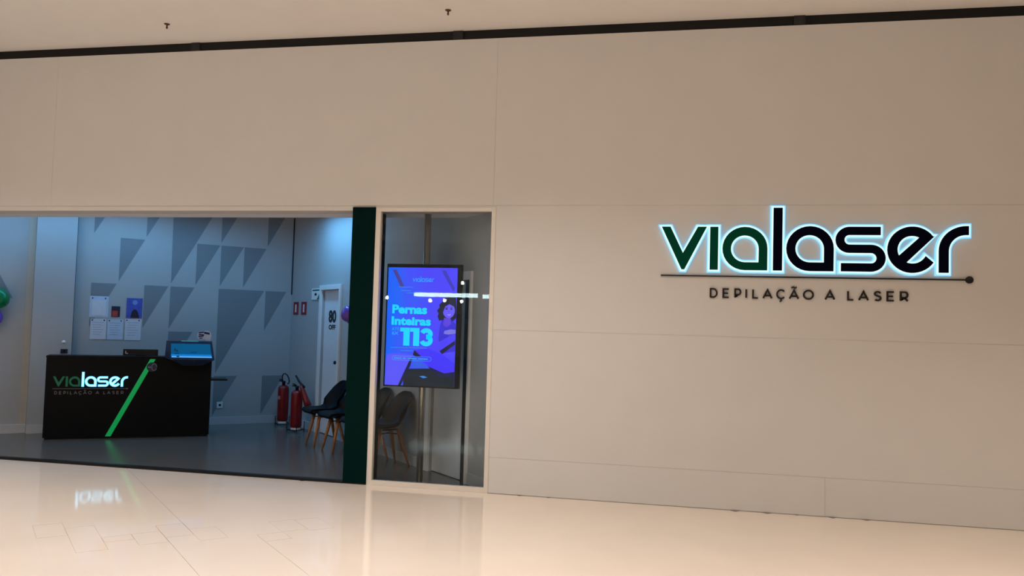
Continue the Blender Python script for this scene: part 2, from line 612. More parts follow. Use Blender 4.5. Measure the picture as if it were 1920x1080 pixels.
d1, leaf1 = door('door_1', D1a, D1b, D1h, 0.068, 'white door lettered 80 OFF beside the red extinguishers', 0.035)
text_mesh('80', 1.545, 1.835, 1.590, 1.772, 0.0340, 0.0012, 0.05).obj('lettering', M['dark_ink'], leaf1)
text_mesh('OFF', 1.560, 1.820, 1.492, 1.564, 0.0340, 0.0012, 0.05).obj('lettering', M['dark_ink'], leaf1)
kn = MB().lathe([(0.024, 0.0), (0.024, 0.008), (0.009, 0.010), (0.009, 0.04), (0.025, 0.045), (0.027, 0.06), (0.02, 0.07)], n=16, axis='y')
kn.v = [(x + 1.985, 0.035 - y, z + 1.04) for x, y, z in kn.v]
kn.obj('knob', M['black_plastic'], leaf1)
d2, leaf2 = door('door_2', D2a, D2b, D2h, 0.09, 'grey door seen through the shop window', 0.03)
MB().box(D2b, D2b + 0.060, -0.036, -0.001, 0.0, D2h).obj('dark_gap_strip', M['black_plastic'], d2)  # shaded gap at the door edge painted as a proud black strip

# far side of the mall, mirrored in the window pane
M['opposite'] = mat('opposite_shopfront_paint', lin(206, 202, 188), 0.6, 0.05)
M['opposite_dark'] = mat('opposite_dark_band', lin(30, 29, 28), 0.4)
struct(box('wall_opposite', M['opposite'], -25, 18, -22.2, -20.2, 0, 4.54), 'plain shopfront wall across the mall')
struct(box('window_2', M['opposite_dark'], -19, -7.95, -20.2, -20.15, 0, 4.2), 'dark unlit shop window across the mall')
struct(box('trim_4', M['opposite_dark'], -14, 0, -20.2, -20.13, 1.85, 2.02), 'dark rail on the wall across the mall')
struct(box('trim_5', M['opposite_dark'], -14, 0, -20.2, -20.13, 0, 0.5), 'dark plinth of the wall across the mall')
struct(box('wall_left', M['opposite'], -25.2, -25, -24, 0.3, 0, 4.54), 'far end wall of the mall')
struct(box('wall_far', M['opposite'], 18, 18.2, -24, 0.3, 0, 4.54), 'other end wall of the mall')
M['tube'] = glow('strip_lamp_light', (0.72, 0.96, 1.0), 38.0)
M['spot'] = glow('spot_lamp_light', (1.0, 0.96, 0.9), 70.0)


def strip(x0, x1, z0, z1, label):
    o = empty('strip_lamp', ((x0 + x1) / 2, -20.0, (z0 + z1) / 2))
    h = (x1 - x0) / 2
    v = (z1 - z0) / 2
    box('lamp_tray', M['white'], -h, h, -0.2, -0.03, -v - 0.02, v + 0.02, o)
    box('diffuser', M['tube'], -h + 0.01, h - 0.01, -0.03, 0.0, -v, v, o)
    tag(o, label, 'lamp')


strip(-9.2, -6.86, 2.60, 2.74, 'long white strip lamp mirrored across the advertising screen in the window')
strip(-6.70, -6.0, 2.58, 2.71, 'short white strip lamp mirrored in the window at the end of the long one')
for i, (x, z, lb) in enumerate([(-8.587, 2.468, 'first spot lamp under the mirrored long strip, over the big white lettering'),
                                (-8.06, 2.479, 'second spot lamp under the mirrored long strip, beside the hair of the pictured woman'),
                                (-7.44, 2.456, 'third spot lamp under the mirrored long strip, on the edge of the screen'),
                                (-10.2, 2.53, 'spot lamp mirrored in the pane close to the green pillar'),
                                (-7.42, 3.11, 'high spot lamp mirrored above the end of the long strip')]):
    o = empty('spot_lamp', (x, -20.0, z))
    MB().lathe([(0.05, -0.2), (0.07, -0.05), (0.08, -0.01)], n=16, axis='y').obj('lamp_body', M['black_plastic'], o)
    MB().lathe([(0.065, -0.012), (0.065, 0.0)], n=16, axis='y').obj('bulb', M['spot'], o)
    tag(o, lb, 'lamp', 'spot lamps mirrored in the window')

# ------------------------------------------------------------------ green pillar and window
gp = empty('pillar', (-3.12, 0.1, 0))
MB().box(-0.120, 0.123, -0.115, 0.20, 0.012, 2.768).obj('green_cladding', M['green'], gp, 0.003)
MB().box(-0.110, 0.113, -0.105, 0.19, 0.0, 0.013).obj('foot', M['black_plastic'], gp)
tag(gp, 'flat dark green pillar between the open shop entrance and the window', 'pillar')

wn = struct(empty('window_1', (-2.377, 0.03, 0)), 'white framed shop window')
x0, x1 = -2.995 + 2.377, -1.757 + 2.377
for a, b, c, d in [(x0, x0 + 0.053, 0, 2.765), (x1 - 0.043, x1, 0, 2.765), (x0 + 0.053, x1 - 0.043, 0, 0.048), (x0 + 0.053, x1 - 0.043, 2.727, 2.765)]:
    MB().box(a, b, -0.035, 0.03, c, d).obj('frame_bar', M['white_frame'], wn, 0.002)
MB().box(x0 + 0.053, x1 - 0.043, 0.004, 0.012, 0.048, 2.727).obj('pane', M['glass'], wn)

# ------------------------------------------------------------------ wall sign
XH = 0.396


def letters():
    """outline, holes for each letter of the word, x from the left end of the sign, z from the base line"""
    o = 0.159
    L = []
    L.append(('v', [(-0.159, XH), (-0.080, XH), (0.037, 0.152), (0.170, XH), (0.250, XH), (0.052, 0.0), (0.026, 0.0)], []))
    L.append(('i', [(0.280, 0), (0.353, 0), (0.353, XH), (0.280, XH)], []))
    L.append(('a', [(0.788, 0.0)] + arc(0.590, 0.198, 0.198, 0, 270), [[(0.712, 0.072)] + arc(0.590, 0.195, 0.123, 0, 270)]))
    L.append(('l', [(0.838, 0), (0.917, 0), (0.917, 0.572), (0.838, 0.572)], []))
    L.append(('a', [(1.357, 0.0)] + arc(1.155, 0.202, 0.203, 0, 270), [[(1.276, 0.078)] + arc(1.153, 0.201, 0.123, 0, 270)]))
    path = [(1.750, 0.364)] + arc(1.490, 0.284, 0.080, 90, 270, 16) + arc(1.672, 0.121, 0.083, 90, -90, 16) + [(1.420, 0.038)]
    L.append(('s', stroke(path, 0.074), []))
    cx, cz = 2.011, 0.200
    outer = arc(cx, cz, 0.205, -33, -325, 34) + [(2.194, 0.322), (1.967, 0.091)] + arc(cx, cz, 0.122, -112, -27, 12)
    hole = arc(cx, cz, 0.122, 62, 206, 16)
    L.append(('e', outer, [hole]))
    L.append(('r', stroke([(2.266, 0)] + arc(2.446, 0.190, 0.180, 180, 90, 14, 0.181) + [(2.466, 0.371)], 0.079), []))
    return [(n, xf(p, 1, 1, o), [xf(h, 1, 1, o) for h in hs]) for n, p, hs in L]


T = 0.16
glyph = {   # strokes in a 1 x 1 box
    'D': [[(0, 0), (0, 1), (0.42, 1)] + arc(0.42, 0.5, 0.5, 90, -90, 12) + [(0, 0)]],
    'E': [[(1, 1), (0, 1), (0, 0), (1, 0)], [(0, 0.5), (0.88, 0.5)]],
    'P': [[(0, 0), (0, 1), (0.6, 1)] + arc(0.62, 0.68, 0.36, 90, -90, 10, 0.32) + [(0, 0.36)]],
    'I': [[(0.5, 0), (0.5, 1)]],
    'L': [[(0, 1), (0, 0), (1, 0)]],
    'A': [[(0, 0), (0.5, 1), (1, 0)], [(0.2, 0.3), (0.8, 0.3)]],
    'C': [arc(0.55, 0.5, 0.55, 42, 318, 20, 0.5)],
    'O': [arc(0.5, 0.5, 0.5, 0, 180, 12), arc(0.5, 0.5, 0.5, 180, 360, 12)],
    'S': [[(0.95, 0.86)] + arc(0.5, 0.76, 0.42, 50, 255, 12, 0.24) + arc(0.5, 0.25, 0.48, 80, -140, 14, 0.25)],
    'R': [[(0, 0), (0, 1), (0.55, 1)] + arc(0.57, 0.68, 0.36, 90, -90, 10, 0.32) + [(0, 0.36)], [(0.5, 0.36), (0.95, 0)]],
}
CAP_SEQ = [('D', 138, 213), ('E', 252, 315), ('P', 357, 420), ('I', 454, 470), ('L', 515, 572), ('A', 606, 692), ('Ç', 725, 804), ('Ã', 836, 922),
           ('O', 956, 1050), ('A', 1143, 1230), ('L', 1332, 1390), ('A', 1426, 1512), ('S', 1552, 1620), ('E', 1660, 1727), ('R', 1770, 1844)]


def caps(parent, x0, x1, zb, h, y0, y1, m, wd):
    sc = (x1 - x0) / (1844 - 138)
    for ch, a, b in CAP_SEQ:
        base = {'Ç': 'C', 'Ã': 'A'}.get(ch, ch)
        ins = wd * (0.38 if base == 'A' else 0.5)
        ax, bx = x0 + (a - 138) * sc + ins, x0 + (b - 138) * sc - ins
        mb = MB()
        for st in glyph[base]:
            mb.prism(stroke([(ax + p[0] * (bx - ax), zb + wd / 2 + p[1] * (h - wd)) for p in st], wd), y0, y1)
        mx_ = (ax + bx) / 2
        if ch == 'Ç':
            mb.prism(stroke([(mx_, zb), (mx_ + h * 0.07, zb - h * 0.12), (mx_ - h * 0.08, zb - h * 0.26)], wd * 0.8), y0, y1)
        if ch == 'Ã':
            mb.prism(stroke([(mx_ - h * 0.25, zb + h * 1.14), (mx_ - h * 0.1, zb + h * 1.24), (mx_ + h * 0.1, zb + h * 1.14), (mx_ + h * 0.25, zb + h * 1.24)], wd * 0.8), y0, y1)
        mb.obj('small_letter', m, parent)


sg = empty('wall_sign', (-0.159, 0, 2.182))
tag(sg, 'backlit wall sign reading vialaser over an underline and DEPILAÇÃO A LASER', 'sign')
for i, (n, p, hs) in enumerate(letters()):
    f = MB().prism(p, -0.048, -0.034, hs).obj('letter', M['sign_green'] if i < 3 else M['sign_navy'], sg)
    MB().prism(offset(p, 0.014), -0.034, -0.004, [offset(h, -0.013) for h in hs]).obj('backlit_edge', M['halo'], f)
    MB().prism(offset(p, 0.025), -0.027, -0.003, [offset(h, -0.023) for h in hs]).obj('backlit_rim', M['halo_rim'], f)
MB().box(-0.002, 2.61, -0.018, 0.001, -0.063, -0.051).obj('underline', M['sign_dark'], sg)
MB().lathe([(0.031, -0.022), (0.031, 0.001)], (2.640, 0, -0.057), 24, 'y', False).obj('underline_dot', M['sign_dark'], sg)
caps(sg, 0.445, 2.152, -0.258, 0.091, -0.018, 0.001, M['sign_dark'], 0.0145)

# ------------------------------------------------------------------ reception counter
CA = math.radians(33.886)
ct = empty('reception_counter', (-7.874, 1.335, 0), CA)
tag(ct, 'black reception counter with lit logo and green diagonal light', 'counter')
CL = 1.985
MB().box(0, CL, 0.0, 0.06, 0.025, 1.045).obj('front_panel', M['black'], ct, 0.003)
MB().box(0.0, 0.04, 0.06, 0.62, 0.025, 1.045).obj('side_panel', M['black'], ct, 0.003)
MB().box(CL - 0.04, CL, 0.06, 0.62, 0.025, 1.045).obj('side_panel', M['black'], ct, 0.003)
MB().box(-0.004, CL + 0.004, -0.004, 0.34, 1.045, 1.073).obj('counter_top', M['black'], ct, 0.003)
MB().box(0.02, CL - 0.02, 0.015, 0.055, 0.0, 0.025).obj('plinth', M['black_plastic'], ct)
MB().box(0.04, CL - 0.04, 0.06, 0.62, 0.725, 0.755).obj('work_surface', M['black'], ct)
MB().box(CL, 2.215, 0.28, 0.62, 0.735, 0.758).obj('side_shelf', M['black_plastic'], ct, 0.003)
MB().prism([(0.716, 0.03), (0.782, 0.03), (1.277, 1.04), (1.212, 1.04)], -0.006, 0.002).obj('green_light_strip', M['led_green'], ct)
MB().lathe([(0.062, -0.012), (0.062, 0.001)], (1.235, 0, 0.935), 28, 'y', False).obj('badge', M['navy_plastic'], ct)
bd = ct.children[-1]
MB().prism(stroke(arc(1.265, 0.935, 0.030, 0, 340, 20, 0.045), 0.010), -0.016, -0.012).obj('badge_emblem', M['ink'], bd)
MB().box(1.19, 1.225, -0.015, -0.012, 0.925, 0.942).obj('badge_emblem', M['ink'], bd)
lg = MB().box(0.086, 0.945, -0.006, 0.001, 0.6465, 0.6525).obj('logo', M['logo_grey'], ct)
MB().lathe([(0.010, -0.007), (0.010, 0.001)], (0.950, 0, 0.6495), 14, 'y', False).obj('underline_dot', M['logo_grey'], lg)
sx, sz = 0.866 / 2.625, 0.129 / XH
for i, (n, p, hs) in enumerate(letters()):
    p = xf(p, sx, sz, 0.086, 0.677)
    hs = [xf(h, sx, sz, 0.086, 0.677) for h in hs]
    if i < 3:
        MB().prism(p, -0.008, 0.001, hs).obj('letter', M['logo_green'], lg)
    else:
        MB().prism(offset(p, -0.0035), -0.012, 0.001, [offset(h, 0.0035) for h in hs]).obj('letter', M['lit_core'], lg)
        MB().prism(offset(p, 0.003), -0.007, 0.001, [offset(h, -0.003) for h in hs]).obj('letter_edge', M['lit_cyan'], lg)
caps(lg, 0.108, 0.912, 0.577, 0.042, -0.005, 0.001, M['logo_grey'], 0.0075)

# monitor lying behind the counter edge (its back faces the mall)
mo = empty('monitor', (-7.874, 1.335, 0), CA)
tag(mo, 'black monitor turned away on top of the reception counter', 'monitor')
MB().box(0.872, 1.302, 0.16, 0.185, 1.079, 1.162).obj('screen_back', M['black_plastic'], mo, 0.004)
MB().box(1.03, 1.15, 0.15, 0.24, 1.073, 1.080).obj('stand', M['black_plastic'], mo)
MB().box(0.90, 1.27, 0.152, 0.161, 1.090, 1.100).obj('vent', M['navy_plastic'], mo)
MB().prism([(0.90, 1.104), (0.90, 1.140), (0.907, 1.140), (0.909, 1.112), (0.934, 1.108), (0.934, 1.100)], 0.156, 0.161).obj('corner_mark', M['white'], mo)

# kiosk with tilted touch screen
ki = empty('touch_kiosk', (-7.874, 1.335, 0), CA)
tag(ki, 'dark touch screen kiosk with a tilted blue screen on the counter end', 'kiosk')
TL, TR, BL, BR = (1.444, -0.06, 1.289), (1.972, -0.06, 1.291), (1.458, -0.18, 1.047), (2.009, -0.18, 1.044)
CLp, CRp = (1.623, -0.12, 0.962), (1.861, -0.12, 0.967)
TLb, TRb, BLb, BRb = (1.400, 0.06, 1.289), (1.975, 0.06, 1.291), (1.385, 0.06, 1.0735), (2.012, 0.06, 1.0735)
BLm, BRm = (1.395, -0.012, 1.06), (2.010, -0.012, 1.055)
CLb, CRb = (1.60, -0.008, 0.975), (1.885, -0.008, 0.975)
V = [TL, TR, BL, BR, CLp, CRp, TLb, TRb, BLb, BRb, BLm, BRm, CLb, CRb]
MB().add(V, [(0, 1, 3, 2), (2, 3, 5, 4), (0, 6, 7, 1), (6, 8, 9, 7), (0, 2, 10, 8, 6), (1, 7, 9, 11, 3), (2, 4, 12, 10), (3, 11, 13, 5), (4, 5, 13, 12), (10, 12, 13, 11), (8, 10, 11, 9)]).obj('housing', M['navy_plastic'], ki)


def kp(a, b, o=0.003):
    """point on the tilted kiosk face, a to the side, b downwards"""
    tl, tr, bl, br = map(Vector, (TL, TR, BL, BR))
    p = tl.lerp(tr, a).lerp(bl.lerp(br, a), b)
    nrm = (br - tl).cross(tr - tl).normalized()
    if nrm.y > 0:
        nrm = -nrm
    return tuple(p + nrm * o)


def kq(a0, a1, b0, b1, name, m, parent, o=0.003, th=0.004):
    vs = [kp(a0, b0, o), kp(a1, b0, o), kp(a1, b1, o), kp(a0, b1, o), kp(a0, b0, o - th), kp(a1, b0, o - th), kp(a1, b1, o - th), kp(a0, b1, o - th)]
    return MB().add(vs, [(0, 1, 2, 3), (7, 6, 5, 4), (0, 4, 5, 1), (1, 5, 6, 2), (2, 6, 7, 3), (3, 7, 4, 0)]).obj(name, m, parent)


scr = kq(0.02, 0.945, 0.15, 0.90, 'screen', glow('kiosk_screen_teal', lin(0, 84, 124), 0.6), ki)
kq(0.02, 0.945, 0.72, 0.82, 'screen_banner', glow('kiosk_screen_azure', lin(0, 118, 196), 0.7), scr, 0.0045, 0.001)
kq(0.03, 0.945, 0.825, 0.895, 'screen_bar', glow('kiosk_screen_pale', lin(90, 160, 220), 0.8), scr, 0.0045, 0.001)
for a, b, c, d in [(0.09, 0.135, 0.42, 0.55), (0.14, 0.18, 0.50, 0.60), (0.10, 0.2, 0.66, 0.72), (0.14, 0.2, 0.80, 0.88)]:
    kq(a, b, c, d, 'screen_picture', glow('kiosk_screen_dark%d' % len(bpy.data.materials), lin(0, 50, 80), 0.6), scr, 0.006, 0.001)
kq(0.47, 0.61, 0.58, 0.65, 'screen_caption', glow('kiosk_screen_caption', lin(0, 60, 110), 0.7), scr, 0.006, 0.001)
MB().box(1.585, 1.80, -0.062, -0.02, 1.284, 1.2945).obj('glowing_printed_strip', glow('kiosk_top_strip', lin(70, 150, 160), 0.5), ki)  # printed label lightened by an added glow; not a lamp
MB().lathe([(0.016, -0.006), (0.016, 0.006)], (1.752, -0.162, 1.018), 14, 'y', False).obj('button', M['black_plastic'], ki)

tp = empty('cutout_topper', (-7.874, 1.335, 0), CA)
tag(tp, 'small white cutout with blue lettering standing on the kiosk', 'cutout')
outl = [(1.79, 1.325), (1.782, 1.375), (1.79, 1.405), (1.825, 1.425), (1.855, 1.42), (1.89, 1.435), (1.93, 1.43), (1.957, 1.405), (1.962, 1.36), (1.952, 1.2955), (1.90, 1.2955), (1.88, 1.315), (1.83, 1.312)]
cb = MB().prism(outl, 0.016, 0.024).obj('backing', M['paper'], tp)
M['blue_ink'] = mat('blue_print', lin(30, 36, 92), 0.6)
for a, b, c, d, s in [(1.80, 1.862, 1.395, 1.412, 0.01), (1.80, 1.87, 1.372, 1.388, -0.006), (1.797, 1.862, 1.345, 1.362, 0.006), (1.81, 1.850, 1.325, 1.338, 0.0), (1.868, 1.94, 1.392, 1.420, -0.012)]:
    MB().prism([(a, c), (b, c + s), (b, d + s), (a, d)], 0.013, 0.0165).obj('print', M['blue_ink'], tp)

# ------------------------------------------------------------------ back wall notices
PAP = [('a', -2.867, -2.652, 1.583, 1.862, 'plastic_sleeve', 'clear plastic document sleeve pinned above two white notices, beside the pilaster'),
       ('b', -2.856, -2.654, 1.266, 1.553, 'paper', 'white notice pinned below the clear document sleeve'),
       ('c', -2.641, -2.436, 1.264, 1.549, 'plastic_sleeve', 'middle white notice of the bottom row, under the red and black picture'),
       ('f', -2.413, -2.200, 1.258, 1.561, 'paper', 'white notice pinned under the blue poster'),
       ('e', -2.405, -2.195, 1.578, 1.863, 'blue', 'blue poster with a dark figure pinned on the triangle wall'),
       ('d', -2.597, -2.487, 1.588, 1.737, 'picture', 'small red and black picture between sleeve and blue poster')]
M['blue'] = mat('blue_poster_print', lin(66, 84, 176), 0.5, 0.15, 14)
M['picture'] = mat('dark_picture_print', lin(24, 30, 52), 0.5, 0.1)
M['picture_red'] = mat('red_picture_print', lin(176, 60, 54), 0.5, 0.3, 40)
M['poster_light'] = mat('light_blue_print', lin(110, 140, 210), 0.5)
M['poster_dark'] = mat('dark_figure_print', lin(30, 24, 50), 0.5)
M['pin'] = mat('dark_pin', lin(30, 40, 60), 0.4)
for k, a, b, c, d, m, lb in PAP:
    o = empty('notice' if k in 'abcf' else ('poster' if k == 'e' else 'picture'), (CX, CY, 0), A45)
    tag(o, lb, {'e': 'poster', 'd': 'picture'}.get(k, 'notice'), 'white notices on the triangle wall' if k in 'abcf' else None)
    sh = MB().box(a, b, -0.006, -0.0012, c, d).obj('sheet', M[m], o)
    if k in 'abcf':
        for i in range(6):
            zz = d - 0.05 - i * (d - c - 0.09) / 6
            MB().box(a + 0.03, b - 0.035 - 0.02 * (i % 3), -0.0068, -0.006, zz - 0.004, zz).obj('text_line', M['poster_light'] if k == 'a' else M['ink'], sh)
        for px_ in (a + 0.022, b - 0.03):
            MB().lathe([(0.008, -0.012), (0.010, -0.006)], (px_, 0, d - 0.018), 10, 'y').obj('pin', M['pin'], o)
    if k == 'a':
        MB().box(a - 0.012, b + 0.014, -0.0022, -0.0012, c - 0.012, d + 0.01).obj('backing', M['plastic_sleeve'], o)
        MB().box(a + 0.02, b - 0.02, -0.0075, -0.006, c + 0.02, d - 0.045).obj('insert', M['paper'], o)
    if k == 'e':
        MB().prism(arc(-2.295, 1.80, 0.035, 0, 345, 14), -0.0068, -0.006).obj('print', M['poster_light'], sh)
        MB().prism([(-2.35, 1.58), (-2.23, 1.58), (-2.25, 1.66), (-2.28, 1.70), (-2.31, 1.70), (-2.335, 1.66)], -0.0068, -0.006).obj('print', M['poster_dark'], sh)
    if k == 'd':
        MB().box(a + 0.01, b - 0.03, -0.0068, -0.006, c + 0.005, c + 0.085).obj('print', M['picture_red'], sh)

def plate(u0, u1, z0, z1, o, m, lb, socket=True):
    r = empty('wall_socket', (CX, CY, 0), A45)
    MB().box(u0, u1, -o - 0.010, -o, z0, z1).obj('cover_plate', m, r, 0.002)
    if socket:
        cx_, cz_ = (u0 + u1) / 2, (z0 + z1) / 2
        MB().lathe([(0.018, -o - 0.012), (0.018, -o - 0.009)], (cx_, 0, cz_), 14, 'y', False).obj('socket_hole', M['black_plastic'], r)
    tag(r, lb, 'socket')
    return r


plate(-1.088, -1.000, 0.25, 0.345, 0.0, M['white'], 'white wall socket low on the wall beside the counter end')
plate(-3.217, -3.131, 1.07, 1.13, 0.12, M['navy_plastic'], 'small dark switch plate on the pilaster just above the counter')
r = empty('wall_button', (CX, CY, 0), A45)
MB().lathe([(0.014, -0.135), (0.020, -0.128), (0.022, -0.12)], (-3.183, 0, 1.224), 14, 'y').obj('cap', M['white'], r)
MB().lathe([(0.027, -0.1235), (0.027, -0.12)], (-3.183, 0, 1.224), 14, 'y', False).obj('rim', M['white'], r)
tag(r, 'tiny white button on the pilaster over the dark switch plate', 'button')

# signs on the door wall
for s0, s1, lb in [(0.12, 0.345, 'red fire sign nearer the wall corner, of the pair over the extinguishers'), (0.48, 0.707, 'red fire sign nearer the door, of the pair over the extinguishers')]:
    o = empty('fire_sign', (CX, CY, 0), -A45)
    MB().box(s0, s1, -0.006, 0, 1.70, 1.90).obj('board', M['red_sign'], o)
    MB().prism([(s0 + 0.015, 1.712), (s1 - 0.015, 1.712), (s1 - 0.015, 1.888), (s0 + 0.015, 1.888)], -0.007, -0.005, [[(s0 + 0.03, 1.722), (s1 - 0.03, 1.722), (s1 - 0.03, 1.878), (s0 + 0.03, 1.878)]]).obj('border', mat('dark_red_print', lin(96, 16, 34), 0.5), o)
    MB().box((s0 + s1) / 2 - 0.028, (s0 + s1) / 2 + 0.028, -0.008, -0.005, 1.74, 1.86).obj('pictogram', M['white'], o)
    tag(o, lb, 'sign', 'red fire signs over the extinguishers')
o = empty('exit_sign', (CX, CY, 0), -A45)
MB().box(0.93, 1.275, -0.012, 0, 1.925, 2.095).obj('board', M['white'], o, 0.002)
M['sign_emerald'] = mat('green_sign_print', lin(8, 84, 62), 0.5)
MB().prism([(1.16, 1.93), (1.27, 1.93), (1.27, 2.03), (1.21, 1.97)], -0.014, -0.011).obj('pictogram', M['sign_emerald'], o)
MB().prism(arc(1.105, 2.005, 0.045, 0, 345, 12, 0.022), -0.014, -0.011).obj('pictogram', M['dark_ink'], o)
MB().box(0.97, 1.25, -0.013, -0.011, 2.055, 2.075).obj('pictogram', M['sign_emerald'], o)
tag(o, 'white and green emergency exit sign at the corner of the door casing', 'sign')

# ------------------------------------------------------------------ fire extinguishers


def door_wall(s, o, z=0.0):
    v = Matrix.Rotation(-A45, 3, 'Z') @ Vector((s, -o, z))
    return (CX + v.x, CY + v.y, z)


def ext_common(r, rad, zb, zt):
    MB().lathe([(rad * 0.86, zb), (rad, zb + 0.02), (rad, zt - 0.07), (rad * 0.93, zt - 0.035), (rad * 0.7, zt - 0.012), (0.028, zt)], n=28).obj('cylinder', M['red'], r)
    MB().lathe([(rad * 1.004, zb + 0.155), (rad * 1.004, zb + 0.162)], n=28).obj('seam_band', mat('dark_red_band', lin(80, 24, 24), 0.5), r)
    MB().lathe([(0.026, zt - 0.005), (0.022, zt + 0.03), (0.030, zt + 0.035), (0.026, zt + 0.06)], n=14).obj('valve', M['black_plastic'], r)
    MB().tube([(0.0, 0, zt + 0.045), (-0.035, -0.02, zt + 0.062), (-0.065, -0.03, zt + 0.060)], [0.012, 0.010, 0.009]).obj('carry_handle', M['black_plastic'], r)
    MB().tube([(-0.01, 0, zt + 0.06), (-0.035, -0.025, zt + 0.085), (-0.06, -0.035, zt + 0.088)], [0.010, 0.009, 0.008]).obj('lever', M['black_plastic'], r)
    st = MB()
    for sx_ in (-1, 1):
        for sy_ in (-1, 1):
            st.tube([(sx_ * 0.085, sy_ * 0.085, 0), (sx_ * 0.085, sy_ * 0.085, 0.15)], 0.006, 8)
    ring = [(0.085, 0.085, 0.028), (-0.085, 0.085, 0.028), (-0.085, -0.085, 0.028), (0.085, -0.085, 0.028), (0.085, 0.085, 0.028)]
    st.tube(ring, 0.006, 8)
    st.obj('wire_stand', M['black_plastic'], r)
    MB().lathe([(0.07, 0.028), (0.07, zb)], n=20, smooth=False).obj('base_reflection_disc', M['white'], r)  # white disc paints the pale floor reflection below the cylinder


def label_patch(r, rad, a0, a1, z0, z1, m):
    mb = MB()
    n = 8
    vs = []
    for z in (z0, z1):
        for i in range(n + 1):
            a = math.radians(a0 + (a1 - a0) * i / n)
            vs.append((rad * 1.006 * math.cos(a), rad * 1.006 * math.sin(a), z))
    mb.add(vs, [(i, i + 1, n + 2 + i, n + 1 + i) for i in range(n)], True)
    mb.obj('sticker', m, r)


e1 = empty('fire_extinguisher', door_wall(0.36, 0.19), -A45 + math.radians(60))
ext_common(e1, 0.083, 0.065, 0.615)
MB().tube([(0.0, -0.01, 0.655), (-0.022, -0.01, 0.70), (-0.024, -0.01, 0.75), (-0.008, -0.01, 0.785), (0.020, -0.01, 0.79), (0.050, -0.01, 0.765), (0.074, -0.01, 0.72), (0.085, -0.01, 0.67), (0.078, -0.01, 0.640), (0.055, -0.01, 0.635)], 0.0095, 10).obj('hose', M['black_plastic'], e1)
label_patch(e1, 0.083, 205, 250, 0.40, 0.45, mat('pink_sticker', lin(200, 110, 120), 0.6))
tag(e1, 'red fire extinguisher with a looped black hose, standing nearer the wall corner', 'extinguisher', 'red fire extinguishers on wire stands')
e2 = empty('fire_extinguisher', door_wall(1.15, 0.25), -A45 + math.radians(32))
ext_common(e2, 0.083, 0.062, 0.600)
label_patch(e2, 0.083, 185, 215, 0.18, 0.46, mat('cream_sticker', lin(206, 190, 150), 0.6))
MB().tube([(-0.01, -0.03, 0.81), (0.05, -0.03, 0.735), (0.105, -0.03, 0.685), (0.16, -0.03, 0.65)], [0.013, 0.016, 0.017, 0.014], 10).obj('discharge_lever', M['black_plastic'], e2)
MB().tube([(0.085, -0.03, 0.685), (0.115, -0.03, 0.63), (0.20, -0.03, 0.45), (0.235, -0.03, 0.385)], [0.018, 0.032, 0.046, 0.056], 14).obj('discharge_horn', M['red'], e2)
tag(e2, 'red fire extinguisher with a flared red horn, standing beside the chair', 'extinguisher', 'red fire extinguishers on wire stands')

# ------------------------------------------------------------------ chairs
prof = [(-0.235, 0.408, 0.36, 0.0), (-0.256, 0.428, 0.40, 0.0), (-0.245, 0.446, 0.43, 0.005), (-0.18, 0.446, 0.46, 0.02), (-0.09, 0.432, 0.475, 0.035),
        (-0.01, 0.425, 0.475, 0.05), (0.06, 0.432, 0.465, 0.075), (0.115, 0.462, 0.455, 0.105), (0.155, 0.515, 0.45, 0.125), (0.185, 0.580, 0.44, 0.115),
        (0.207, 0.65, 0.43, 0.09), (0.225, 0.72, 0.40, 0.06), (0.238, 0.77, 0.35, 0.035), (0.246, 0.805, 0.27, 0.02), (0.250, 0.825, 0.17, 0.01), (0.251, 0.831, 0.08, 0.0)]


def shell(off, wscale, thick, lo, hi):
    pts = []
    nn = 14
    pr = prof[lo:hi]
    for k, (y, z, wd, lf) in enumerate(pr):
        a, b = pr[max(k - 1, 0)], pr[min(k + 1, len(pr) - 1)]
        tv = Vector((0, b[0] - a[0], b[1] - a[1])).normalized()
        nv = Vector((0, -tv.z, tv.y))          # towards the sitter
        for i in range(nn + 1):
            s = -1 + 2 * i / nn
            lift = lf * (abs(s) * (wscale if wscale < 1 else 1)) ** 2.4
            c = Vector((s * wd * wscale / 2, y, z)) + nv * (lift + off)
            pts.append((c, nv))
    n = len(pts)
    vs = [p for p, _ in pts] + [p - nv * thick for p, nv in pts]
    fs = []
    m_ = nn + 1
    rows = len(pr)
    for j in range(rows - 1):
        for i in range(nn):
            a = j * m_ + i
            fs.append((a, a + 1, a + m_ + 1, a + m_))
            fs.append((a + n, a + m_ + n, a + m_ + 1 + n, a + 1 + n))
    for i in range(nn):
        fs.append((i, i + n, i + 1 + n, i + 1))
        a = (rows - 1) * m_ + i
        fs.append((a, a + 1, a + 1 + n, a + n))
    for j in range(rows - 1):
        a = j * m_
        fs.append((a, a + m_, a + m_ + n, a + n))
        a = j * m_ + nn
        fs.append((a, a + n, a + m_ + n, a + m_))
    return MB().add(vs, fs, True)


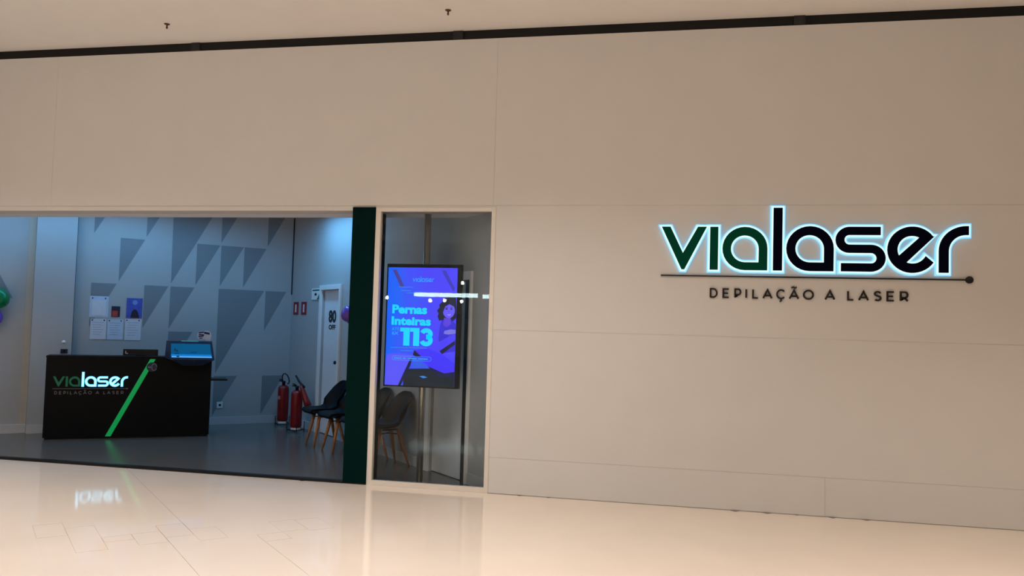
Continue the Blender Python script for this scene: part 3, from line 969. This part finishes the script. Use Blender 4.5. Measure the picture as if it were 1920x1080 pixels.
def make_chair():
    r = empty('shell_chair')
    shell(0, 1.0, 0.014, 0, len(prof)).obj('seat_shell', M['shell'], r)
    shell(0.030, 0.84, 0.030, 1, 7).obj('seat_cushion', M['cushion'], r, 0.004)
    for sx_ in (-1, 1):
        MB().tube([(sx_ * 0.095, -0.12, 0.415), (sx_ * 0.125, -0.165, 0.20), (sx_ * 0.150, -0.205, 0.0)], [0.024, 0.019, 0.012], 12).obj('leg', M['wood'], r)
        MB().tube([(sx_ * 0.095, 0.10, 0.405), (sx_ * 0.140, 0.155, 0.20), (sx_ * 0.180, 0.205, 0.0)], [0.024, 0.019, 0.012], 12).obj('leg', M['wood'], r)
    fr = MB()
    for a in ((-0.1, -0.125, 0.36), (0.1, -0.125, 0.36)):
        fr.tube([a, (-a[0] * 1.02, 0.11, 0.36)], 0.006, 8)
    fr.box(-0.11, 0.11, -0.11, 0.10, 0.400, 0.416)
    fr.obj('underframe', M['black_plastic'], r)
    return r


ch = make_chair()
spots = [(2.49, 0.31, 0, 'black shell chair with wooden legs beside the fire extinguishers'),
         (3.06, 0.30, 4, 'black shell chair half hidden behind the green pillar, seen past the first chair'),
         (3.73, 0.278, -2, 'black shell chair just inside the window edge, its back showing below the screen'),
         (4.27, 0.274, 0, 'black shell chair fully behind the window glass, next to the steel post')]
for i, (s, o_, dr_, lb) in enumerate(spots):
    o = ch if i == 0 else dup(ch)
    o.location = door_wall(s, o_)
    o.rotation_euler = (0, 0, -A45 + math.radians(dr_))
    tag(o, lb, 'chair', 'black shell chairs along the door wall')

# ------------------------------------------------------------------ balloons


def balloon(loc, rad, m, lb, rot):
    r = empty('balloon', loc, rot)
    pr = []
    for i in range(1, 22):
        a = math.pi * i / 22
        rr = rad * math.sin(a) * (1.0 - 0.10 * math.cos(a) * -1)
        pr.append((rr, rad * 1.12 * -math.cos(a)))
    MB().lathe(pr, n=28).obj('skin', m, r)
    MB().lathe([(0.004, -rad * 1.11), (0.007, -rad * 1.15), (0.016, -rad * 1.24)], n=12).obj('knot', m, r)
    tag(r, lb, 'balloon', 'party balloons on the shop walls')


def back_wall(u, o, z):
    v = Matrix.Rotation(A45, 3, 'Z') @ Vector((u, -o, z))
    return (CX + v.x, CY + v.y, z)


balloon(back_wall(-3.962, 0.128, 1.792), 0.122, M['balloon_green'], 'green balloon at the edge of the picture, above a purple one', A45)
balloon(back_wall(-4.00, 0.100, 1.54), 0.096, M['balloon_purple'], 'purple balloon tucked under the green balloon', A45)
balloon(door_wall(2.62, 0.105, 1.715), 0.098, M['balloon_purple'], 'purple balloon beside the 80 OFF door, half behind the green pillar', -A45)

# ------------------------------------------------------------------ advertising display on its post
tv = empty('advertising_display', (-2.533, 0.27, 0))
tag(tv, 'upright advertising screen on a floor to ceiling steel post behind the window', 'display')
MB().lathe([(0.034, 0.012), (0.034, 2.735)], n=24).obj('post', M['chrome'], tv)
MB().lathe([(0.062, 0.0), (0.062, 0.006), (0.038, 0.014)], n=24).obj('base_plate', M['chrome'], tv)
TX0, TX1, TZ0, TZ1 = -0.378, 0.411, 0.970, 2.213
MB().box(TX0, TX1, -0.12, -0.06, TZ0, TZ1).obj('housing', M['black_plastic'], tv, 0.006)
MB().box(-0.10, 0.10, -0.06, -0.03, 1.40, 1.80).obj('mount', M['black_plastic'], tv)
SX0, SX1, SZ0, SZ1 = -0.362, 0.366, 0.985, 2.176


def screen_mat():
    m = bpy.data.materials.new('advert_backdrop')
    m.use_nodes = True
    nt = m.node_tree
    b = nt.nodes['Principled BSDF']
    b.inputs['Base Color'].default_value = (0.01, 0.01, 0.03, 1)
    b.inputs['Roughness'].default_value = 0.3
    tc = nt.nodes.new('ShaderNodeTexCoord')
    sp = nt.nodes.new('ShaderNodeSeparateXYZ')
    nt.links.new(tc.outputs['Generated'], sp.inputs[0])
    nz = nt.nodes.new('ShaderNodeTexNoise')
    nz.inputs['Scale'].default_value = 2.2
    nt.links.new(tc.outputs['Generated'], nz.inputs['Vector'])
    ad = nt.nodes.new('ShaderNodeMath')
    ad.operation = 'MULTIPLY_ADD'
    ad.inputs[1].default_value = 0.9
    nt.links.new(nz.outputs[0], ad.inputs[0])
    nt.links.new(sp.outputs[0], ad.inputs[2])
    rp = nt.nodes.new('ShaderNodeValToRGB')
    e = rp.color_ramp.elements
    e[0].position, e[0].color = 0.55, (*lin(0, 96, 255), 1)
    e[1].position, e[1].color = 1.12, (*lin(72, 62, 255), 1)
    nt.links.new(ad.outputs[0], rp.inputs[0])
    nt.links.new(rp.outputs[0], b.inputs['Emission Color'])
    b.inputs['Emission Strength'].default_value = 1.0
    return m


sc = MB().box(SX0, SX1, -0.1235, -0.119, SZ0, SZ1).obj('screen', screen_mat(), tv)


def q(a, b):
    return (SX0 + a * (SX1 - SX0), SZ1 - b * (SZ1 - SZ0))


def ad_poly(name, pts, col, layer, es=1.0):
    y = -0.1235 - 0.0008 * layer
    m = mat('advert_' + name + '_%d' % len(bpy.data.materials), (0.01, 0.01, 0.02), 0.3, emit=lin(*col), es=es)
    return MB().prism([q(*p) for p in pts], y - 0.0006, y + 0.0004).obj(name, m, sc)


def ell(ca, cb, ra, rb, a0=0, a1=348, n=26):
    return [(ca + ra * math.cos(math.radians(a0 + (a1 - a0) * i / n)), cb + rb * math.sin(math.radians(a0 + (a1 - a0) * i / n))) for i in range(n + 1)]


# the pictured woman, sitting with her knees drawn up
ad_poly('backdrop_stripe', [(0.06, 0.02), (0.12, 0.02), (0.24, 0.16), (0.19, 0.17)], (70, 60, 150), 1)
ad_poly('backdrop_stripe', [(0.77, 0.02), (0.83, 0.02), (0.97, 0.17), (0.95, 0.20)], (56, 50, 190), 1)
ad_poly('shaded_floor', [(0.28, 0.86), (1.0, 0.84), (1.0, 1.0), (0.27, 1.0)], (4, 22, 34), 1)
ad_poly('hair', [(0.79, 0.29), (0.81, 0.262), (0.86, 0.246), (0.92, 0.238), (0.99, 0.25), (1.0, 0.33), (1.0, 0.42), (0.95, 0.45), (0.89, 0.445), (0.83, 0.462), (0.79, 0.44), (0.76, 0.445), (0.735, 0.41), (0.75, 0.385), (0.725, 0.36), (0.76, 0.335), (0.755, 0.31)], (14, 14, 40), 2)
ad_poly('torso', [(0.80, 0.44), (0.92, 0.43), (1.0, 0.47), (1.0, 0.70), (0.80, 0.72), (0.76, 0.60), (0.77, 0.50)], (48, 36, 215), 3)
ad_poly('top_garment', [(0.84, 0.53), (0.93, 0.515), (1.0, 0.52), (1.0, 0.55), (0.90, 0.56), (0.83, 0.555)], (120, 116, 225), 4)
ad_poly('neck', [(0.83, 0.42), (0.92, 0.42), (0.93, 0.47), (0.87, 0.50), (0.82, 0.48)], (92, 60, 225), 4)
ad_poly('face', ell(0.895, 0.36, 0.085, 0.062), (104, 86, 255), 5)
ad_poly('fringe', [(0.80, 0.33), (0.83, 0.285), (0.92, 0.275), (0.985, 0.31), (0.97, 0.325), (0.90, 0.305), (0.84, 0.325), (0.815, 0.375)], (14, 14, 40), 6)
ad_poly('smile', [(0.872, 0.389), (0.90, 0.393), (0.930, 0.387), (0.918, 0.399), (0.888, 0.400)], (168, 156, 255), 6)
for ca in (0.862, 0.93):
    ad_poly('eye', ell(ca, 0.345, 0.016, 0.006, n=10), (24, 20, 70), 6)
    ad_poly('eyebrow', [(ca - 0.022, 0.332), (ca + 0.022, 0.329), (ca + 0.022, 0.333), (ca - 0.022, 0.336)], (24, 20, 70), 6)
ad_poly('nose', [(0.895, 0.35), (0.908, 0.374), (0.89, 0.376)], (84, 64, 225), 6)
ad_poly('arm', [(0.68, 0.61), (0.78, 0.62), (0.98, 0.55), (1.0, 0.57), (1.0, 0.60), (0.84, 0.69), (0.72, 0.70), (0.66, 0.65)], (74, 58, 255), 5)
ad_poly('arm_shadow', [(0.78, 0.70), (0.99, 0.61), (1.0, 0.64), (0.82, 0.725)], (10, 10, 60), 6)
ad_poly('thigh', [(0.42, 0.70), (0.62, 0.68), (0.82, 0.73), (1.0, 0.80), (1.0, 0.87), (0.86, 0.885), (0.68, 0.85), (0.50, 0.77)], (62, 44, 255), 7)
ad_poly('thigh_shadow', [(0.62, 0.83), (0.86, 0.885), (1.0, 0.87), (1.0, 0.91), (0.82, 0.92), (0.68, 0.88)], (10, 12, 70), 8)
ad_poly('knee_shadow', [(0.42, 0.70), (0.46, 0.72), (0.52, 0.75), (0.45, 0.755), (0.40, 0.74)], (14, 14, 50), 8)
ad_poly('leg', [(0.03, 0.74), (0.20, 0.73), (0.40, 0.74), (0.36, 0.82), (0.27, 0.95), (0.25, 1.0), (0.01, 1.0), (0.01, 0.80)], (88, 84, 255), 6)
ad_poly('leg_shadow', [(0.40, 0.755), (0.37, 0.83), (0.28, 0.95), (0.24, 1.0), (0.20, 1.0), (0.27, 0.90), (0.36, 0.78)], (12, 16, 70), 7)
ad_poly('cloth', [(0.42, 0.78), (0.52, 0.79), (0.66, 0.85), (0.38, 0.85)], (44, 90, 235), 8)
ad_poly('small_light', [(0.50, 0.918), (0.56, 0.912), (0.62, 0.925), (0.56, 0.932)], (30, 130, 230), 5)
CY_ = (0, 214, 255)
M['ad_cyan'] = mat('advert_cyan_lettering', (0.01, 0.05, 0.06), 0.3, emit=lin(*CY_), es=1.0)
M['ad_blue'] = mat('advert_blue_lettering', (0.01, 0.05, 0.06), 0.3, emit=lin(30, 160, 255), es=1.0)


def ad_text(name, txt, a0, a1, b0, b1, bold, m='ad_cyan'):
    (xa, za), (xb, zb) = q(a0, b1), q(a1, b0)
    text_mesh(txt, xa, xb, za, zb, -0.1320, 0.0008, bold).obj(name, M[m], sc)


ad_text('headline', 'Pernas', 0.08, 0.585, 0.318, 0.395, 0.045)
ad_text('headline', 'Inteiras', 0.075, 0.645, 0.418, 0.492, 0.045)
ONE = [(0.0, 1.0), (0.0, 0.78), (0.36, 0.78), (0.36, 0.0), (1.0, 0.0), (1.0, 1.0)]
for dg_, a0, a1 in ((1, 0.205, 0.345), (1, 0.350, 0.485), (3, 0.490, 0.680)):
    (xa, za), (xb, zb) = q(a0, 0.664), q(a1, 0.512)
    ww, hh = xb - xa, zb - za
    if dg_ == 1:
        MB().prism(xf(ONE, ww, hh, xa, za), -0.1320, -0.1312).obj('price', M['ad_cyan'], sc)
    else:
        tk = ww * 0.33
        mb = MB()
        rx_, rt_, rb_ = ww / 2 - tk / 2, hh * 0.27 - tk / 2 + 0.008, hh * 0.30 - tk / 2 + 0.006
        cx_ = xa + ww / 2
        mb.prism(stroke(arc(cx_, zb - tk / 2 - rt_, rx_ * 0.95, 165, -88, 18, rt_), tk), -0.1320, -0.1312)
        mb.prism(stroke(arc(cx_, za + tk / 2 + rb_, rx_, 88, -165, 18, rb_), tk), -0.1320, -0.1312)
        mb.obj('price', M['ad_cyan'], sc)
ad_text('price_note', 'ATÉ', 0.080, 0.19, 0.505, 0.538, 0.015, 'ad_blue')
ad_text('price_note', '6X', 0.085, 0.185, 0.546, 0.575, 0.03, 'ad_blue')
(xa, za), (xb, zb) = q(0.36, 0.122), q(0.67, 0.077)
for i, (n, p, hs) in enumerate(letters()):
    MB().prism(xf(p, (xb - xa) / 2.625, (zb - za) / 0.572, xa, za), -0.1326, -0.1318, [xf(h, (xb - xa) / 2.625, (zb - za) / 0.572, xa, za) for h in hs]).obj('logo_letter', M['ad_blue'], sc)
for a0, a1, b in [(0.16, 0.37, 0.165), (0.20, 0.34, 0.195), (0.28, 0.50, 0.215), (0.07, 0.33, 0.679), (0.34, 0.60, 0.677), (0.22, 0.40, 0.703)]:
    ad_poly('text_line', [(a0, b), (a1, b), (a1, b + 0.006), (a0, b + 0.006)], (60, 150, 255), 9, 0.8)
(xa, za), (xb, zb) = q(0.10, 0.79), q(0.67, 0.752)
rr = (zb - za) / 2
pill = arc(xb - rr, za + rr, rr, -90, 90, 8) + arc(xa + rr, za + rr, rr, 90, 270, 8)
MB().prism(pill, -0.1330, -0.1322, [offset(pill, -0.0035)]).obj('button_outline', M['ad_blue'], sc)
for a0, a1 in ((0.13, 0.24), (0.26, 0.30), (0.33, 0.46), (0.48, 0.62)):
    ad_poly('text_line', [(a0, 0.766), (a1, 0.766), (a1, 0.777), (a0, 0.777)], (60, 170, 255), 11, 0.8)
